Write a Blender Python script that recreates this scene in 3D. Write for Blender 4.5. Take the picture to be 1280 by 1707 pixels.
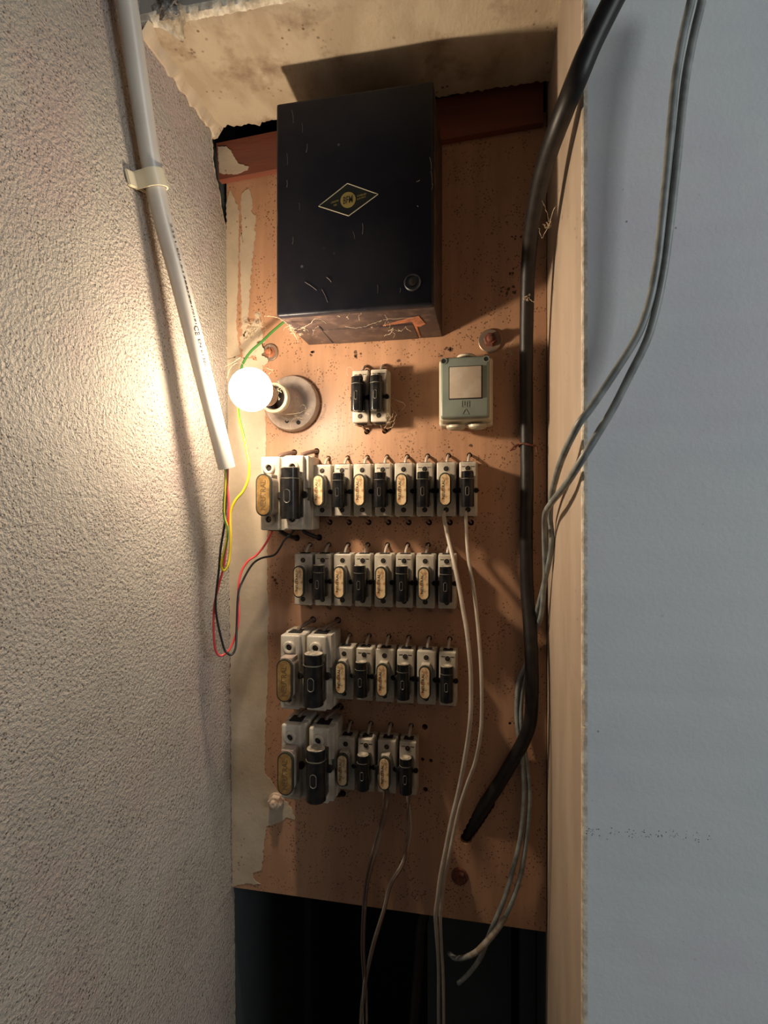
import bpy, bmesh, math, random
from mathutils import Vector, Matrix, noise
random.seed(7)
for o in list(bpy.data.objects): bpy.data.objects.remove(o)
SC = bpy.context.scene
COL = SC.collection
# ------------------------------------------------------------------ camera
D = 0.75                      # camera to backing board, metres (board face is y = 0)
TH = math.atan(175/900.0)     # camera is turned a little to the left
FPX = 900.0
FW = Vector((-math.sin(TH), math.cos(TH), 0)); RT = Vector((math.cos(TH), math.sin(TH), 0))
cam = bpy.data.cameras.new('camera'); co = bpy.data.objects.new('camera', cam); COL.objects.link(co)
co.location = (0, -D, 0); co.rotation_euler = (math.pi/2, 0, TH)
cam.sensor_fit = 'HORIZONTAL'; cam.sensor_width = 36; cam.lens = 36*FPX/1280; cam.clip_start = 0.01
SC.camera = co
# ------------------------------------------------------------------ light
AMB = 0.050; ROOM_W = 29.0; BULB_W = 9.6; BULB_NEAR = 0.20
W = bpy.data.worlds.new('room_light'); SC.world = W; W.use_nodes = True
W.node_tree.nodes['Background'].inputs[0].default_value = (0.90, 0.96, 1.0, 1)
W.node_tree.nodes['Background'].inputs[1].default_value = AMB
def light(name, kind, loc, **k):
    l = bpy.data.lights.new(name, kind); o = bpy.data.objects.new(name, l); COL.objects.link(o); o.location = loc
    for a, b in k.items(): setattr(l, a, b)
    return o
rl = light('room_window_light', 'AREA', (2.1, -1.62, 0.60), energy=ROOM_W, size=0.9, color=(0.93, 0.98, 1.0))
rl.rotation_euler = (Vector((0.3, -0.28, 0.0)) - Vector(rl.location)).to_track_quat('-Z', 'Y').to_euler()
V = SC.view_settings; V.view_transform = 'Standard'; V.look = 'None'; V.exposure = 0; V.gamma = 1; V.use_curve_mapping = False

# ------------------------------------------------------------------ helpers
def P(u, v, yd):
    """point seen at photo pixel (u, v) that lies yd metres in front of the camera's wall-parallel plane"""
    a = (u-640)/FPX; d = FW + RT*a; t = yd/d.y
    return Vector((d.x*t, yd-D, (853.5-v)/FPX*t))
def tag(o, label, cat, group=None, kind=None):
    if label: o['label'] = label
    if cat: o['category'] = cat
    if group: o['group'] = group
    if kind: o['kind'] = kind
    return o
def thing(name, loc, label, cat, group=None):
    o = bpy.data.objects.new(name, None); COL.objects.link(o); o.location = loc; o.empty_display_size = 0.01
    return tag(o, label, cat, group)
def finish(bm, name, mats, parent=None, smooth=True, angle=35):
    me = bpy.data.meshes.new(name)
    bmesh.ops.recalc_face_normals(bm, faces=bm.faces[:])
    bm.to_mesh(me); bm.free()
    if not isinstance(mats, (list, tuple)): mats = [mats]
    for m in mats: me.materials.append(m)
    if smooth:
        me.shade_smooth(); me.set_sharp_from_angle(angle=math.radians(angle))
    o = bpy.data.objects.new(name, me); COL.objects.link(o)
    if parent: o.parent = parent
    return o
def merge(bm, tmp, mi=0, mat=None):
    if mat is not None: bmesh.ops.transform(tmp, matrix=mat, verts=tmp.verts[:])
    for f in tmp.faces: f.material_index = mi
    me = bpy.data.meshes.new('t'); tmp.to_mesh(me); tmp.free(); bm.from_mesh(me); bpy.data.meshes.remove(me)
def box(bm, x0, x1, y0, y1, z0, z1, bev=0, seg=2, mi=0, taper=0.0):
    t = bmesh.new(); vs = []
    for y in (y0, y1):
        k = taper if y == min(y0, y1) else 0
        for (x, z) in ((x0+k, z0+k), (x1-k, z0+k), (x1-k, z1-k), (x0+k, z1-k)): vs.append(t.verts.new((x, y, z)))
    for q in ((0,1,2,3), (7,6,5,4), (0,4,5,1), (1,5,6,2), (2,6,7,3), (3,7,4,0)): t.faces.new([vs[i] for i in q])
    if bev: bmesh.ops.bevel(t, geom=t.edges[:], offset=bev, segments=seg, affect='EDGES', profile=0.6)
    merge(bm, t, mi)
def lathe(bm, prof, seg=32, mi=0, mat=None):
    """prof: list of (radius, height) ; axis is -y (out of the board)"""
    t = bmesh.new(); rings = []
    for r, h in prof:
        if r < 1e-6: rings.append([t.verts.new((0, -h, 0))])
        else: rings.append([t.verts.new((r*math.cos(2*math.pi*i/seg), -h, r*math.sin(2*math.pi*i/seg))) for i in range(seg)])
    for a, b in zip(rings, rings[1:]):
        for i in range(seg):
            j = (i+1) % seg
            if len(a) == 1 and len(b) == 1: continue
            if len(a) == 1: t.faces.new((a[0], b[j], b[i]))
            elif len(b) == 1: t.faces.new((a[i], a[j], b[0]))
            else: t.faces.new((a[i], a[j], b[j], b[i]))
    merge(bm, t, mi, mat)
T = Matrix.Translation
def poly_prism(bm, pts, y0, y1, mi=0):
    """outline of (x, z), extruded from y0 to y1"""
    t = bmesh.new(); a = [t.verts.new((x, y0, z)) for x, z in pts]; b = [t.verts.new((x, y1, z)) for x, z in pts]
    n = len(pts); t.faces.new(a); t.faces.new(b[::-1])
    for i in range(n): t.faces.new((a[i], b[i], b[(i+1) % n], a[(i+1) % n]))
    merge(bm, t, mi)
def stadium(w, h, n=10, cx=0, cz=0):
    r = w/2; pts = []
    for i in range(n+1): a = math.pi*i/n; pts.append((cx+r*math.cos(a), cz+h/2-r+r*math.sin(a)))
    for i in range(n+1): a = math.pi+math.pi*i/n; pts.append((cx+r*math.cos(a), cz-h/2+r+r*math.sin(a)))
    return pts
def catmull(pts, sub=8):
    out = []; n = len(pts)
    for i in range(n-1):
        p0 = pts[max(i-1, 0)]; p1 = pts[i]; p2 = pts[i+1]; p3 = pts[min(i+2, n-1)]
        for k in range(sub):
            t = k/sub
            out.append(0.5*((2*p1)+(p2-p0)*t+(2*p0-5*p1+4*p2-p3)*t*t+(3*p1-p0-3*p2+p3)*t**3))
    out.append(pts[-1]); return out
def tube(bm, pts, r, seg=12, sub=8, mi=0, wob=0, smoothit=True):
    pts = [Vector(p) for p in pts]
    if smoothit and len(pts) > 2: pts = catmull(pts, sub)
    t = bmesh.new(); rings = []; nrm = None
    for i, p in enumerate(pts):
        d = (pts[min(i+1, len(pts)-1)]-pts[max(i-1, 0)]).normalized()
        if nrm is None: nrm = d.orthogonal().normalized()
        nrm = (nrm - d*nrm.dot(d)).normalized(); bn = d.cross(nrm)
        rr = r if not callable(r) else r(i/(len(pts)-1))
        if wob: rr *= 1+wob*noise.noise(p*60)
        rings.append([t.verts.new(p+(nrm*math.cos(2*math.pi*k/seg)+bn*math.sin(2*math.pi*k/seg))*rr) for k in range(seg)])
    for a, b in zip(rings, rings[1:]):
        for k in range(seg): j = (k+1) % seg; t.faces.new((a[k], a[j], b[j], b[k]))
    t.faces.new(rings[0][::-1]); t.faces.new(rings[-1])
    merge(bm, t, mi)
def text_pts(s, w, h):
    """mesh of a word scaled to w x h around the origin, as a bmesh in the (x, y) plane"""
    c = bpy.data.curves.new('txt', 'FONT'); c.body = s; c.resolution_u = 2; c.offset = 0.012
    o = bpy.data.objects.new('txt', c); COL.objects.link(o)
    dg = bpy.context.evaluated_depsgraph_get(); me = bpy.data.meshes.new_from_object(o.evaluated_get(dg))
    bpy.data.objects.remove(o)
    t = bmesh.new(); t.from_mesh(me); bpy.data.meshes.remove(me)
    xs = [v.co.x for v in t.verts]; ys = [v.co.y for v in t.verts]
    for v in t.verts:
        v.co.x = ((v.co.x-min(xs))/(max(xs)-min(xs))-0.5)*w if 0 else v.co.x
    x0, x1, y0, y1 = min(xs), max(xs), min(ys), max(ys)
    for v in t.verts: v.co = Vector(((v.co.x-(x0+x1)/2)/(x1-x0)*w, (v.co.y-(y0+y1)/2)/(y1-y0)*h, 0))
    return t
def put_text(bm, s, w, h, origin, xd, yd_, mi=0):
    t = text_pts(s, w, h); xd = Vector(xd).normalized(); yd_ = Vector(yd_).normalized()
    for v in t.verts: v.co = Vector(origin)+xd*v.co.x+yd_*v.co.y
    merge(bm, t, mi)

# ------------------------------------------------------------------ materials
def mat(name, col, rough=0.6, metal=0, col2=None, nscale=20, lo=0.4, hi=0.6, bump=0, bscale=200, stretch=(1,1,1),
        spots=None, sscale=150, sth=0.12, sdens=0.5, bdist=0.001, spec=0.5, det=4, bdet=5, brough=0.55, patch=None, pscale=4, plo=0.5, phi=0.65):
    m = bpy.data.materials.new(name); m.use_nodes = True; nt = m.node_tree; N = nt.nodes; L = nt.links
    b = N['Principled BSDF']; b.inputs['Roughness'].default_value = rough; b.inputs['Metallic'].default_value = metal
    b.inputs['Specular IOR Level'].default_value = spec
    tc = N.new('ShaderNodeTexCoord'); mp = N.new('ShaderNodeMapping'); mp.inputs['Scale'].default_value = stretch
    L.new(tc.outputs['Object'], mp.inputs['Vector']); vec = mp.outputs['Vector']
    def nz(s, d=4, v=vec, r=0.55):
        n = N.new('ShaderNodeTexNoise'); n.inputs['Scale'].default_value = s; n.inputs['Detail'].default_value = d
        n.inputs['Roughness'].default_value = r; L.new(v, n.inputs['Vector']); return n.outputs['Fac']
    def ramp(f, a, c):
        r = N.new('ShaderNodeMapRange'); r.inputs['From Min'].default_value = a; r.inputs['From Max'].default_value = c
        L.new(f, r.inputs['Value']); return r.outputs['Result']
    def mix(f, a, c):
        x = N.new('ShaderNodeMix'); x.data_type = 'RGBA'; L.new(f, x.inputs['Factor'])
        for s, q in ((x.inputs['A'], a), (x.inputs['B'], c)):
            if isinstance(q, tuple): s.default_value = (*q, 1)
            else: L.new(q, s)
        return x.outputs['Result']
    cur = tuple(col)
    if col2: cur = mix(ramp(nz(nscale, det), lo, hi), cur, tuple(col2))
    if patch: cur = mix(ramp(nz(pscale, 6, tc.outputs['Object'], 0.65), plo, phi), cur, tuple(patch))
    if spots:
        vo = N.new('ShaderNodeTexVoronoi'); vo.inputs['Scale'].default_value = sscale; L.new(tc.outputs['Object'], vo.inputs['Vector'])
        a = ramp(vo.outputs['Distance'], sth*1.3, sth*0.7)
        k = ramp(nz(sscale*0.12, 3, tc.outputs['Object']), sdens, sdens+0.08)
        mm = N.new('ShaderNodeMath'); mm.operation = 'MULTIPLY'; L.new(a, mm.inputs[0]); L.new(k, mm.inputs[1])
        cur = mix(mm.outputs[0], cur, tuple(spots))
    if isinstance(cur, tuple): b.inputs['Base Color'].default_value = (*cur, 1)
    else: L.new(cur, b.inputs['Base Color'])
    if bump:
        bp = N.new('ShaderNodeBump'); bp.inputs['Strength'].default_value = bump; bp.inputs['Distance'].default_value = bdist
        L.new(nz(bscale, bdet, vec, brough), bp.inputs['Height']); L.new(bp.outputs['Normal'], b.inputs['Normal'])
    return m
M_left = mat('rough_sprayed_plaster', (0.52,0.465,0.40), 0.5, col2=(0.455,0.41,0.355), nscale=7, bump=1.0, bscale=270, bdist=0.0080, bdet=4,
             spots=(0.13,0.095,0.07), sscale=270, sth=0.24, sdens=0.42, brough=0.60, patch=(0.50,0.40,0.36), pscale=5)
M_soffit = mat('dirty_cream_plaster', (0.43,0.35,0.25), 0.7, col2=(0.34,0.265,0.18), nscale=22, bump=0.8, stretch=(1,0.5,1), bscale=240, bdist=0.0012,
               spots=(0.11,0.07,0.04), sscale=120, sth=0.22, sdens=0.57, patch=(0.19,0.125,0.08), pscale=19, plo=0.53, phi=0.72)
M_reveal = mat('pink_beige_paint', (0.45,0.35,0.265), 0.6, col2=(0.38,0.29,0.215), nscale=14, bump=0.5, bscale=220, bdist=0.0008,
               spots=(0.08,0.05,0.03), sscale=110, sth=0.16, sdens=0.60, stretch=(1,1,0.35))
M_blue = mat('blue_grey_paint', (0.69,0.71,0.70), 0.6, col2=(0.63,0.665,0.675), nscale=6, bump=0.35, bscale=300, bdist=0.0006,
             spots=(0.24,0.24,0.25), sscale=70, sth=0.06, sdens=0.56, patch=(0.66,0.64,0.68), pscale=4)
M_edge = mat('chipped_plaster', (0.75,0.68,0.55), 0.7, col2=(0.5,0.42,0.32), nscale=120, bump=0.7, bscale=300)
M_dark = mat('dark_cavity_shade', (0.012,0.016,0.022), 0.8, col2=(0.010,0.013,0.018), nscale=8)  # near-black colour stands for the unlit depth of the cavity
M_cavgrey = mat('cavity_shade_grey', (0.055,0.065,0.07), 0.8, col2=(0.045,0.052,0.058), nscale=6, bump=0.3)  # same walls past the board, shade painted in where bulb light stops
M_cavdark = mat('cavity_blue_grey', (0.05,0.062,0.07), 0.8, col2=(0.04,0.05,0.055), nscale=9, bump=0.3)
M_navy = mat('dark_navy_panel', (0.012,0.02,0.045), 0.7)
M_wood = mat('orange_brown_plywood', (0.43,0.235,0.135), 0.45, col2=(0.31,0.165,0.095), nscale=45, lo=0.35, hi=0.75, stretch=(1,1,0.10),
             bump=0.5, bscale=160, bdist=0.0006, spots=(0.10,0.045,0.02), sscale=260, sth=0.25, sdens=0.46,
             patch=(0.27,0.14,0.08), pscale=5, plo=0.52, phi=0.75)
M_rail = mat('red_brown_timber', (0.20,0.055,0.028), 0.6, col2=(0.12,0.035,0.02), nscale=20, stretch=(0.1,1,1), bump=0.4)
M_cream = mat('cream_overpaint', (0.46,0.37,0.27), 0.6, col2=(0.40,0.32,0.235), nscale=25, bump=0.4, bscale=180, bdist=0.0008,
              spots=(0.17,0.10,0.05), sscale=150, sth=0.2, sdens=0.58)
M_box = mat('navy_black_enamel', (0.010,0.010,0.016), 0.42, col2=(0.017,0.016,0.020), nscale=12, bump=0.15, bscale=90,
            spots=(0.10,0.09,0.09), sscale=70, sth=0.12, sdens=0.62, spec=0.25)
M_boxb = mat('dusty_brown_black_enamel', (0.045,0.028,0.026), 0.5, col2=(0.13,0.08,0.06), nscale=55, lo=0.5, hi=0.75, bump=0.3,
             spots=(0.4,0.27,0.18), sscale=160, sth=0.18, sdens=0.57)
M_rust = mat('orange_rust', (0.38,0.12,0.05), 0.8, col2=(0.2,0.07,0.03), nscale=90, bump=0.5)
M_rustd = mat('dark_red_rust', (0.17,0.05,0.03), 0.75, col2=(0.08,0.03,0.02), nscale=120, bump=0.6, bscale=250)
M_washer = mat('dull_grey_steel', (0.22,0.18,0.15), 0.45, metal=0.5, col2=(0.3,0.17,0.1), nscale=80)
M_pbolt = mat('painted_bolt', (0.55,0.44,0.34), 0.5, col2=(0.3,0.17,0.1), nscale=110, lo=0.5, hi=0.65)
M_porc = mat('grimy_white_porcelain', (0.52,0.48,0.40), 0.28, col2=(0.38,0.33,0.27), nscale=45, spots=(0.16,0.11,0.07), sscale=260, sth=0.2, sdens=0.60, bump=0.1)
M_black = mat('black_bakelite', (0.007,0.007,0.008), 0.20, col2=(0.016,0.015,0.015), nscale=80, bump=0.05, spec=0.30)
M_band = mat('worn_black_band', (0.03,0.03,0.03), 0.5, col2=(0.06,0.055,0.05), nscale=200)
M_capend = mat('pale_cap_end', (0.48,0.42,0.33), 0.5, col2=(0.22,0.19,0.15), nscale=150)  # cap ends mottled pale against the black carrier
M_plate = mat('yellowed_cream_plate', (0.70,0.52,0.30), 0.4, col2=(0.42,0.22,0.10), nscale=130, lo=0.48, hi=0.62)
M_brass = mat('tarnished_brass', (0.46,0.28,0.09), 0.4, metal=0.35, col2=(0.25,0.14,0.05), nscale=90)
M_brassd = mat('worn_brass_lettering', (0.13,0.075,0.03), 0.6)
M_ringd = mat('pale_seam_and_glint', (0.14,0.13,0.11), 0.4)
M_rim = mat('greenish_black_rim', (0.03,0.032,0.022), 0.4)
M_ink = mat('dark_printed_ink', (0.03,0.018,0.012), 0.6)
M_hole = mat('black_recess', (0.006,0.005,0.005), 0.8)
M_screw = mat('dark_screw', (0.10,0.08,0.06), 0.35, metal=0.7)
M_iso = mat('grey_green_plastic', (0.21,0.24,0.205), 0.35, col2=(0.18,0.21,0.18), nscale=30, spots=(0.13,0.11,0.08), sscale=200, sth=0.13, sdens=0.60)
M_isoside = mat('cream_plastic_side', (0.55,0.50,0.38), 0.4, col2=(0.45,0.40,0.3), nscale=30)
M_tplate = mat('off_white_rocker', (0.50,0.43,0.35), 0.35, col2=(0.44,0.36,0.28), nscale=60, spots=(0.16,0.07,0.03), sscale=170, sth=0.16, sdens=0.60)
M_pvc = mat('white_pvc', (0.52,0.49,0.44), 0.35, col2=(0.47,0.43,0.38), nscale=20, spots=(0.25,0.2,0.15), sscale=130, sth=0.11, sdens=0.62)
M_clip = mat('cream_plastic_clip', (0.70,0.62,0.45), 0.35)
M_holder = mat('dusty_brown_white_porcelain', (0.42,0.34,0.29), 0.5, col2=(0.30,0.23,0.19), nscale=50, bump=0.25, spots=(0.07,0.05,0.04), sscale=150, sth=0.18, sdens=0.60)
M_ring = mat('cream_ring', (0.66,0.55,0.36), 0.35)
M_cable = mat('black_rubber_sheath', (0.010,0.008,0.008), 0.45, col2=(0.018,0.014,0.013), nscale=60, bump=0.1, spec=0.3)
M_grey = mat('grey_pvc_cable', (0.26,0.275,0.26), 0.45, col2=(0.16,0.17,0.165), nscale=60)
M_white = mat('aged_white_wire', (0.50,0.44,0.37), 0.4, col2=(0.42,0.36,0.3), nscale=50)
M_brownw = mat('dull_brown_wire', (0.16,0.10,0.075), 0.5, col2=(0.3,0.24,0.19), nscale=18, lo=0.5, hi=0.6)
M_red = mat('pink_red_wire', (0.65,0.06,0.06), 0.4)
M_blk = mat('black_wire', (0.012,0.012,0.013), 0.35)
M_web = mat('pale_dusty_thread', (0.55,0.44,0.31), 0.9)
M_gold = mat('gold_transfer', (0.36,0.26,0.07), 0.5)
M_tline = mat('pale_transfer_line', (0.34,0.31,0.22), 0.5)
M_badge = mat('badge_ground', (0.012,0.013,0.010), 0.5)
M_conc = mat('broken_concrete', (0.30,0.28,0.26), 0.9, col2=(0.1,0.09,0.08), nscale=90, bump=1.0, bscale=160, bdist=0.004)
def earth_mat():
    m = bpy.data.materials.new('green_yellow_wire'); m.use_nodes = True; nt = m.node_tree; N = nt.nodes; L = nt.links
    at = N.new('ShaderNodeAttribute'); at.attribute_name = 'stripe'
    x = N.new('ShaderNodeMix'); x.data_type = 'RGBA'; x.inputs['A'].default_value = (0.62,0.46,0.02,1); x.inputs['B'].default_value = (0.035,0.13,0.025,1)
    L.new(at.outputs['Fac'], x.inputs['Factor']); L.new(x.outputs['Result'], N['Principled BSDF'].inputs['Base Color'])
    N['Principled BSDF'].inputs['Roughness'].default_value = 0.35
    return m
M_earth = earth_mat()
def glow_mat():
    # frosted glass: glows itself and lets the lamp inside shine through
    m = bpy.data.materials.new('lit_bulb_glass'); m.use_nodes = True; nt = m.node_tree; N = nt.nodes; L = nt.links
    for n in list(N):
        if n.type != 'OUTPUT_MATERIAL': N.remove(n)
    e = N.new('ShaderNodeEmission'); e.inputs['Color'].default_value = (1.0,0.93,0.80,1); e.inputs['Strength'].default_value = 5.0
    t = N.new('ShaderNodeBsdfTransparent'); ad = N.new('ShaderNodeAddShader')
    L.new(e.outputs[0], ad.inputs[0]); L.new(t.outputs[0], ad.inputs[1]); L.new(ad.outputs[0], [n for n in N if n.type == 'OUTPUT_MATERIAL'][0].inputs['Surface'])
    return m
M_glow = glow_mat()

# ------------------------------------------------------------------ the setting
XL = -0.389; XR = 0.0763; YR = 0.475-D; YL = 0.547-D; ZS = 0.551
def struct(o): o['kind'] = 'structure'; return o
def grid_wall(name, x, y0, y1, z0, z1, thick, m, step=0.02):
    bm = bmesh.new(); box(bm, min(x, x+thick), max(x, x+thick), y0, y1, z0, z1)
    return struct(finish(bm, name, m, smooth=False))
def xleft(z): return -0.383-0.0085*z
bm = bmesh.new(); prev = None
for i in range(901):
    z = -1.3+2.3*i/900; x = xleft(z); k = min(1, max(0, (z-0.405)/0.10))
    e = 0.012-0.047*k+(noise.noise(Vector((z*50, 2, 3)))*0.007+noise.noise(Vector((z*170, 6, 3)))*0.004)*k
    if z > 0.56: e = -0.036
    w = noise.noise(Vector((z*90, 11, 3)))*0.0012
    cur = [bm.verts.new(q) for q in ((x-0.08, -0.70, z), (x, -0.70, z), (x, -0.30, z), (x, e-0.006, z), (x-0.001+w, e-0.001, z), (x-0.004+w, e, z), (x-0.08, e, z))]
    if prev:
        for k2 in range(6):
            f = bm.faces.new((prev[k2], prev[k2+1], cur[k2+1], cur[k2])); f.material_index = 1 if k2 in (3, 4) and k > 0 else 0
    prev = cur
struct(finish(bm, 'wall_left', [M_left, M_edge], angle=40))
bm = bmesh.new(); box(bm, -0.47, -0.381, 0.0165, 0.46, -1.3, 1.0); struct(finish(bm, 'wall_left', M_cavgrey, smooth=False))
# right wall: reveal + front face with a chipped arris between them
bm = bmesh.new(); zs = [-1.3+2.3*i/700 for i in range(701)]
def rowf(z):
    j = noise.noise(Vector((3.1, 0, z*60)))*0.0008+noise.noise(Vector((1, 5, z*220)))*0.0006; k = abs(noise.noise(Vector((9, 2, z*120))))*0.0009
    if noise.noise(Vector((2, 7, z*9))) > 0.35: k *= 2.2
    return [(XR, 0.55), (XR, 0.016), (XR, YR+0.004), (XR+0.0004+j*0.3, YR+0.0015+k), (XR+0.0014+k, YR+0.0002+j*0.2), (XR+0.0045, YR), (1.1, YR)]
R = [[bm.verts.new((x, y, z)) for x, y in rowf(z)] for z in zs]
for a, b in zip(R, R[1:]):
    for k in range(6):
        f = bm.faces.new((a[k], a[k+1], b[k+1], b[k])); f.material_index = (3, 0, 2, 2, 2, 1)[k]
wr = struct(finish(bm, 'wall_right', [M_reveal, M_blue, M_edge, M_cavgrey], angle=25))
bm = bmesh.new(); rs = random.Random(9)
for _ in range(90):
    u = rs.uniform(976, 1185); v = 1383+(u-976)*0.06+rs.gauss(0, 5); p = P(u, v, 0.475); k = rs.uniform(0.0002, 0.0006)
    lathe(bm, [(k, -0.0001), (k*0.6, 0.00015), (0, 0.0002)], 6, 0, T((p.x, YR, p.z)))
o = finish(bm, 'scuff_mark', mat('dark_scuff', (0.10,0.10,0.10), 0.8)); o.parent = wr; o['kind'] = 'stuff'
# lintel over the recess: soffit + front face, broken front arris and ragged rear edge
bm = bmesh.new(); nx = 260
rows = []
for i in range(nx+1):
    x = XL-0.01+(XR-XL+0.02)*i/nx
    j = noise.noise(Vector((x*70, 1, 2)))*0.0035+noise.noise(Vector((x*230, 4, 2)))*0.002
    dent = 0.022*math.exp(-((x+0.352)/0.010)**2)
    e = noise.noise(Vector((x*45, 8, 1)))*0.010+noise.noise(Vector((x*160, 3, 1)))*0.004
    yb = 0.718-D+e
    rows.append([bm.verts.new(q) for q in ((x, YL, 1.0), (x, YL, ZS+0.012+dent*1.1), (x, YL+0.0015+dent*0.3, ZS+0.004+abs(j)+dent*0.9), (x, YL+0.006+abs(j)+dent, ZS+0.0005), (x, YL+0.03+dent, ZS),
                 (x, yb-0.02, ZS+noise.noise(Vector((x*20, 0, 0)))*0.002), (x, yb, ZS+0.001), (x, yb+0.001, ZS+0.02), (x, yb+0.004, 1.0))])
for a, b in zip(rows, rows[1:]):
    for k in range(8):
        f = bm.faces.new((a[k], a[k+1], b[k+1], b[k])); f.material_index = (1, 2, 2, 0, 0, 0, 0, 0)[k]
struct(finish(bm, 'ceiling', [M_soffit, mat('grey_brown_plaster', (0.30,0.27,0.24), 0.8, bump=0.4), M_edge], angle=40))
# broken concrete showing through the lintel arris
bm = bmesh.new(); t = bmesh.new(); bmesh.ops.create_icosphere(t, subdivisions=4, radius=1)
for v in t.verts:
    n = v.co.copy(); v.co = Vector((n.x*0.019, n.y*0.008, n.z*0.017))*(1+0.5*noise.noise(n*2.3)+0.25*noise.noise(n*6))
merge(bm, t, 0, T((-0.352, YL+0.004, ZS+0.022)))
struct(finish(bm, 'trim_1', M_conc, angle=60))
# irregular plaster fillet where soffit meets left wall
bm = bmesh.new(); prev = None; n = 150
for i in range(n+1):
    s = i/n; y = YL-0.002+(0.722-0.547)*s
    w = 0.011+0.005*noise.noise(Vector((s*9, 0, 0)))+0.0015*noise.noise(Vector((s*30, 3, 0))); h = 0.012+0.006*noise.noise(Vector((s*14, 7, 0)))+0.001*noise.noise(Vector((s*35, 1, 0)))
    cur = [bm.verts.new(q) for q in ((XL-0.002, y, ZS-h), (XL+0.004, y, ZS-h+0.001), (XL+w*0.8, y, ZS-0.004), (XL+w+0.002, y, ZS+0.002))]
    if prev:
        for k in range(3): bm.faces.new((prev[k], prev[k+1], cur[k+1], cur[k]))
    prev = cur
struct(finish(bm, 'trim_2', M_cream, angle=30))
# cavity behind the board
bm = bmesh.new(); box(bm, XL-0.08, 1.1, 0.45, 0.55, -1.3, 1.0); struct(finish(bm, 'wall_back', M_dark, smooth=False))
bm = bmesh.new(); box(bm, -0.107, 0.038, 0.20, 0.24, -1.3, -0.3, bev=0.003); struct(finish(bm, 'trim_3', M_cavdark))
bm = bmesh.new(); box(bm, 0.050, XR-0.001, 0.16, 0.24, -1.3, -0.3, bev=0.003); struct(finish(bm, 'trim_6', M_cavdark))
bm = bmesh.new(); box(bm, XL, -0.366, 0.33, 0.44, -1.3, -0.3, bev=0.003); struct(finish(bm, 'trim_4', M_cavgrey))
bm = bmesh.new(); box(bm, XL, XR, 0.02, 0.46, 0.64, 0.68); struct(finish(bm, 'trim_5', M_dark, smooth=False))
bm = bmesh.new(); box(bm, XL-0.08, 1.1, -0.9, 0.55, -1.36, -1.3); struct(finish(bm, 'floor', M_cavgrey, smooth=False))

# ------------------------------------------------------------------ layout of the switchgear
YF_S = 0.723; YF_B = 0.695     # camera-plane distance of the front of small / big bases
SW, SH, SD = 0.0272, 0.074, 0.027
BW, BH, BD = 0.0352, 0.103, 0.055
holders = []                    # (kind, x, z, row, idx)
def rowpts(kind0, n, ua, va, ub, vb, row, big=False):
    a = P(ua, va, YF_B if big else YF_S); b = P(ub, vb, YF_B if big else YF_S)
    for i in range(n):
        s = i/(n-1) if n > 1 else 0; p = a.lerp(b, s)
        k = 'link' if (i+kind0) % 2 == 0 else 'fuse'
        holders.append((('big_' if big else '')+k, p.x, p.z, row, i))
rowpts(0, 2, 452.5, 822.5, 492, 821, 1, True)
rowpts(0, 8, 537, 817.5, 780, 815, 1)
rowpts(0, 8, 505, 966, 744.6, 970, 2)
rowpts(0, 2, 486, 1121, 530, 1123, 3, True)
rowpts(0, 6, 573.5, 1122.7, 746, 1132, 3)
rowpts(0, 2, 487.5, 1271, 534, 1277, 4, True)
rowpts(0, 4, 576, 1273, 679.5, 1281, 4)
holders.append(('fuse', P(600.5, 660.5, YF_S).x, P(600.5, 660.5, YF_S).z, 0, 0))
holders.append(('fuse', P(631.5, 659, YF_S).x, P(631.5, 659, YF_S).z, 0, 1))
holes = []
for k, x, z, row, i in holders:
    big = k.startswith('big'); h = BH if big else SH
    if big:
        holes.append((x+0.012, z+h/2+0.010, 0.0048)); holes.append((x+0.016, z-h/2-0.012, 0.0048))
    else:
        if row: holes.append((x+0.001, z+h/2+0.0105, 0.0036))
        if row in (1, 0): holes.append((x+0.003, z-h/2-0.008, 0.0040))
        if row in (2, 3): holes.append((x+0.002, z-h/2+0.002, 0.0038))
        if row == 0: holes.append((x+0.003, z+h/2+0.004, 0.0036))
for u, v, r in ((708, 1212, .0042), (709, 1316, .0034), (704, 1266, .0025), (718, 1268, .0025), (850, 1206, .002), (690, 1262, .002)):
    p = P(u, v, D); holes.append((p.x, p.z, r))
for i in range(8):
    p = P(812-50*i/10, 1338+86*i/10, D); holes.append((p.x, p.z, 0.0105-0.0035*i/10))
# ------------------------------------------------------------------ backing board with real wire holes
ZB = -0.5615
board = thing('backing_board', (XL, 0.0, ZB), 'large orange-brown plywood board lining the recess, carrying all the fuse holders', 'board')
bm = bmesh.new(); poly_prism(bm, [(-0.3777, ZB), (XR-0.001, ZB), (XR-0.001, 0.535), (-0.3868, 0.535)], 0, 0.016)
panel = finish(bm, 'panel', M_wood, smooth=False)
bm = bmesh.new()
for x, z, r in holes:
    t = bmesh.new(); bmesh.ops.create_cone(t, cap_ends=True, segments=14, radius1=r, radius2=r, depth=0.05)
    merge(bm, t, 0, T((x, 0.008, z)) @ Matrix.Rotation(math.pi/2, 4, 'X'))
cut = finish(bm, 'cutter', M_wood, smooth=False)
md = panel.modifiers.new('b', 'BOOLEAN'); md.object = cut; md.operation = 'DIFFERENCE'; md.solver = 'EXACT'; md.use_self = True
dg = bpy.context.evaluated_depsgraph_get(); dg.update(); me = bpy.data.meshes.new_from_object(panel.evaluated_get(dg))
panel.modifiers.clear(); panel.data = me; bpy.data.objects.remove(cut)
panel.parent = board; panel.matrix_parent_inverse = Matrix.Translation((-XL, 0, -ZB))
def on_board(o): o.parent = board; o.matrix_parent_inverse = Matrix.Translation((-XL, 0, -ZB)); return o
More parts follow.
